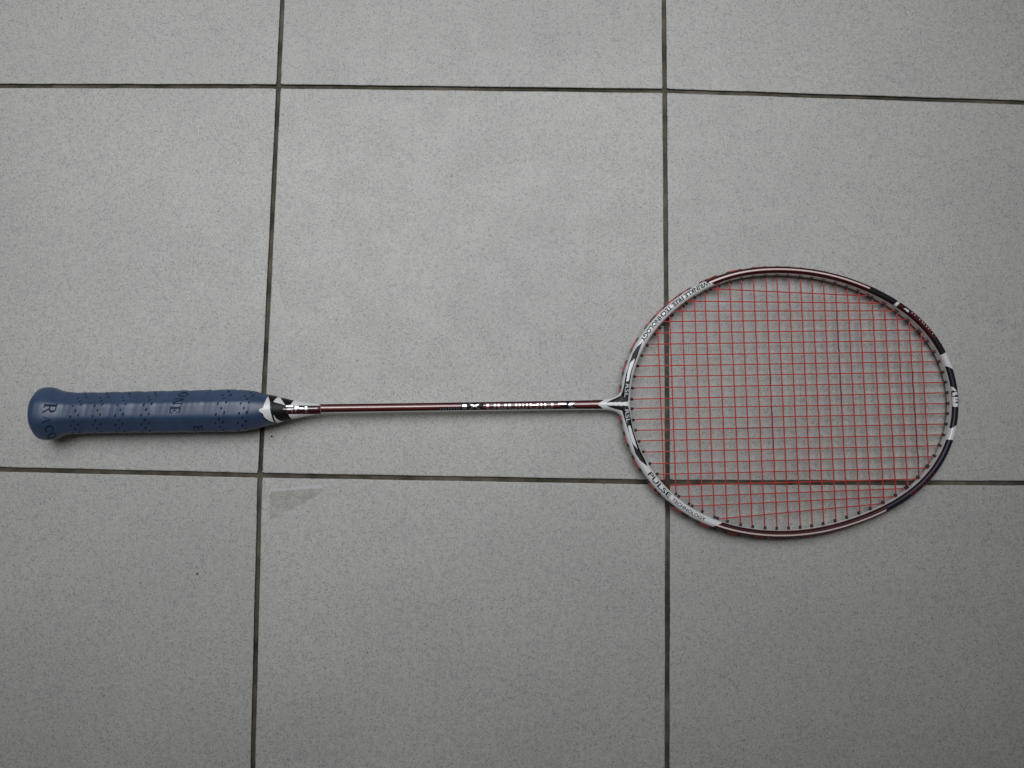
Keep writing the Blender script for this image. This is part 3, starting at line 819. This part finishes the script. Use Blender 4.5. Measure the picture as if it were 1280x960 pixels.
# ---- strings, grommets -------------------------------------------------------
def tube(name, pts, r, sides, mat, parent, caps=True):
    verts, faces = [], []
    n = len(pts)
    for i, p in enumerate(pts):
        a = Vector(pts[max(i - 1, 0)]); b = Vector(pts[min(i + 1, n - 1)])
        t = (b - a).normalized()
        up = Vector((0, 0, 1)) if abs(t.z) < 0.9 else Vector((1, 0, 0))
        s = t.cross(up).normalized(); u = s.cross(t)
        rr = r[i] if isinstance(r, (list, tuple)) else r
        for k in range(sides):
            c = 2 * math.pi * (k + 0.5) / sides
            q = Vector(p) + s * (rr * math.cos(c)) + u * (rr * math.sin(c))
            verts.append(tuple(q))
    for i in range(n - 1):
        for k in range(sides):
            k2 = (k + 1) % sides
            faces.append((i * sides + k, i * sides + k2, (i + 1) * sides + k2, (i + 1) * sides + k))
    if caps:
        faces.append(tuple(range(sides - 1, -1, -1))); faces.append(tuple((n - 1) * sides + k for k in range(sides)))
    return pydata(name, verts, faces, parent, [mat])

def cross_param(a, b, c, d):
    r = (b[0] - a[0], b[1] - a[1]); q = (d[0] - c[0], d[1] - c[1])
    den = r[0] * q[1] - r[1] * q[0]
    t = ((c[0] - a[0]) * q[1] - (c[1] - a[1]) * q[0]) / den
    u = ((c[0] - a[0]) * r[1] - (c[1] - a[1]) * r[0]) / den
    return t, u
SR = 0.46
ends = []
def string_path(line, others, parity, flip):
    a, b = line
    ts = []
    for j, (c, d) in enumerate(others):
        t, u = cross_param(a, b, c, d)
        if 0.0 < t < 1.0 and -0.0 < u < 1.0: ts.append((t, j))
    ts.sort()
    pts = [(0.0, 0.0)]
    for n, (t, j) in enumerate(ts):
        pts.append((t, 0.34 * (1 if (parity + j) % 2 == 0 else -1) * flip))
    pts.append((1.0, 0.0))
    full = []
    for (t0, z0), (t1, z1) in zip(pts, pts[1:]):
        full.append((t0, z0)); full.append(((t0 + t1) / 2, (z0 + z1) / 2))
    full.append(pts[-1])
    return [(a[0] + (b[0] - a[0]) * t, a[1] + (b[1] - a[1]) * t, z) for t, z in full], full
string_objs = {}
for kind, lines, others, flip in (('m', MAIN_ENDS, CROSS_ENDS, 1), ('c', CROSS_ENDS, MAIN_ENDS, -1)):
    for i, (a, b) in enumerate(lines):
        # run the string on to the middle of the frame at both ends
        path, full = string_path((a, b), others, i, flip)
        for which, p in ((0, a), (-1, b)):
            k = frame_near(*p); cx, cy, nx, ny, hw = FC[k]
            e = (cx + nx * 0.0, cy + ny * 0.0, 0.0)
            ends.append((kind, i, which, k, p))
            if which == 0: path = [e] + path
            else: path = path + [e]
        string_objs[(kind, i)] = tube("main_string" if kind == 'm' else "cross_string", path, SR, 6, M_STRING, racket)
        string_objs[(kind, i, 'path')] = full
for kind, i, t0, t1 in STRING_PRINT:
    a, b = (MAIN_ENDS if kind == 'm' else CROSS_ENDS)[i]
    full = string_objs[(kind, i, 'path')]
    def zat(t):
        for (u0, z0), (u1, z1) in zip(full, full[1:]):
            if u0 <= t <= u1: return z0 + (z1 - z0) * (t - u0) / (u1 - u0)
        return 0.0
    tt = sorted([t0, t1] + [t for t, z in full if min(t0, t1) < t < max(t0, t1)])
    tube("ink_mark", [(a[0] + (b[0] - a[0]) * t, a[1] + (b[1] - a[1]) * t, zat(t)) for t in tt], SR * 1.06, 6, M_PRINT, string_objs[(kind, i)])

def bulge(x): return min(1.0, max(0.0, (535 - x) / 50.0))     # the outer loops stand prouder near the shaft
# one grommet for each hole: barrel on the inside, a flat foot on the outside
def grommet_mesh():
    verts, faces = [], []
    prof = [(-2.5, 0.6), (-2.5, 0.95), (-1.3, 1.05), (-0.2, 1.05), (2.0, 1.1)]
    n = 8
    for x, r in prof:
        for k in range(n):
            c = 2 * math.pi * k / n
            verts.append((x, r * math.cos(c), r * math.sin(c)))
    for i in range(len(prof) - 1):
        for k in range(n):
            k2 = (k + 1) % n
            faces.append((i * n + k, i * n + k2, (i + 1) * n + k2, (i + 1) * n + k))
    faces.append(tuple(range(n - 1, -1, -1)))
    me = bpy.data.meshes.new("grommet")
    me.from_pydata([(x * .001, y * .001, z * .001) for x, y, z in verts], [], faces)
    me.materials.append(M_GROMMET)
    me.polygons.foreach_set("use_smooth", [True] * len(me.polygons))
    return me
def foot_mesh():
    v = [(x * .001, y * .001, z * .001) for x, y, z in ((0, -1.35, -1.5), (0, 1.35, -1.5), (0, 1.35, 1.5), (0, -1.35, 1.5), (1.25, -1.0, -1.2), (1.25, 1.0, -1.2), (1.25, 1.0, 1.2), (1.25, -1.0, 1.2))]
    me = bpy.data.meshes.new("grommet_foot")
    me.from_pydata(v, [], [(0, 3, 2, 1), (4, 5, 6, 7), (0, 1, 5, 4), (1, 2, 6, 5), (2, 3, 7, 6), (3, 0, 4, 7)])
    me.materials.append(M_GROMMET)
    return me
GM, FMESH = grommet_mesh(), foot_mesh()
holes_on_frame = {}
for kind, i, which, k, p in ends:
    cx, cy, nx, ny, hw = FC[k]
    ang = math.atan2(ny, nx)
    o = bpy.data.objects.new("grommet", GM)
    COL.objects.link(o); o.parent = frame
    o.location = ((cx - nx * (hw - 0.35)) * .001, (cy - ny * (hw - 0.35)) * .001, 0)
    o.rotation_euler = (0, 0, ang)
    f = bpy.data.objects.new("grommet_foot", FMESH)
    COL.objects.link(f); f.parent = frame
    f.location = ((cx + nx * (hw - 0.9 + 0.6 * bulge(cx))) * .001, (cy + ny * (hw - 0.9 + 0.6 * bulge(cx))) * .001, 0)
    f.rotation_euler = (0, 0, ang)
    holes_on_frame[(kind, i, which)] = k
# outer runs of string between neighbouring holes
def outer_run(k0, k1):
    d = (k1 - k0) % NF
    if d > NF / 2: k0, k1, d = k1, k0, NF - d
    if d < 3 or d > 90: return
    pts = []
    n = max(3, d // 4)
    for j in range(n + 1):
        cx, cy, nx, ny, hw = FC[(k0 + int(round(d * j / n))) % NF]
        o = hw + 0.05 + 0.6 * bulge(cx)
        pts.append((cx + nx * o, cy + ny * o, 0.0))
    tube("outer_string", pts, 0.5, 6, M_STRING, racket)
for i in range(1, 21, 2): outer_run(holes_on_frame[('m', i, 0)], holes_on_frame[('m', i + 1, 0)])
for i in range(0, 22, 2): outer_run(holes_on_frame[('m', i, -1)], holes_on_frame[('m', i + 1, -1)])
for i in range(0, 22, 2): outer_run(holes_on_frame[('c', i, 0)], holes_on_frame[('c', i + 1, 0)])
for i in range(1, 22, 2): outer_run(holes_on_frame[('c', i, -1)], holes_on_frame[('c', i + 1, -1)])
bpy.context.view_layer.update()
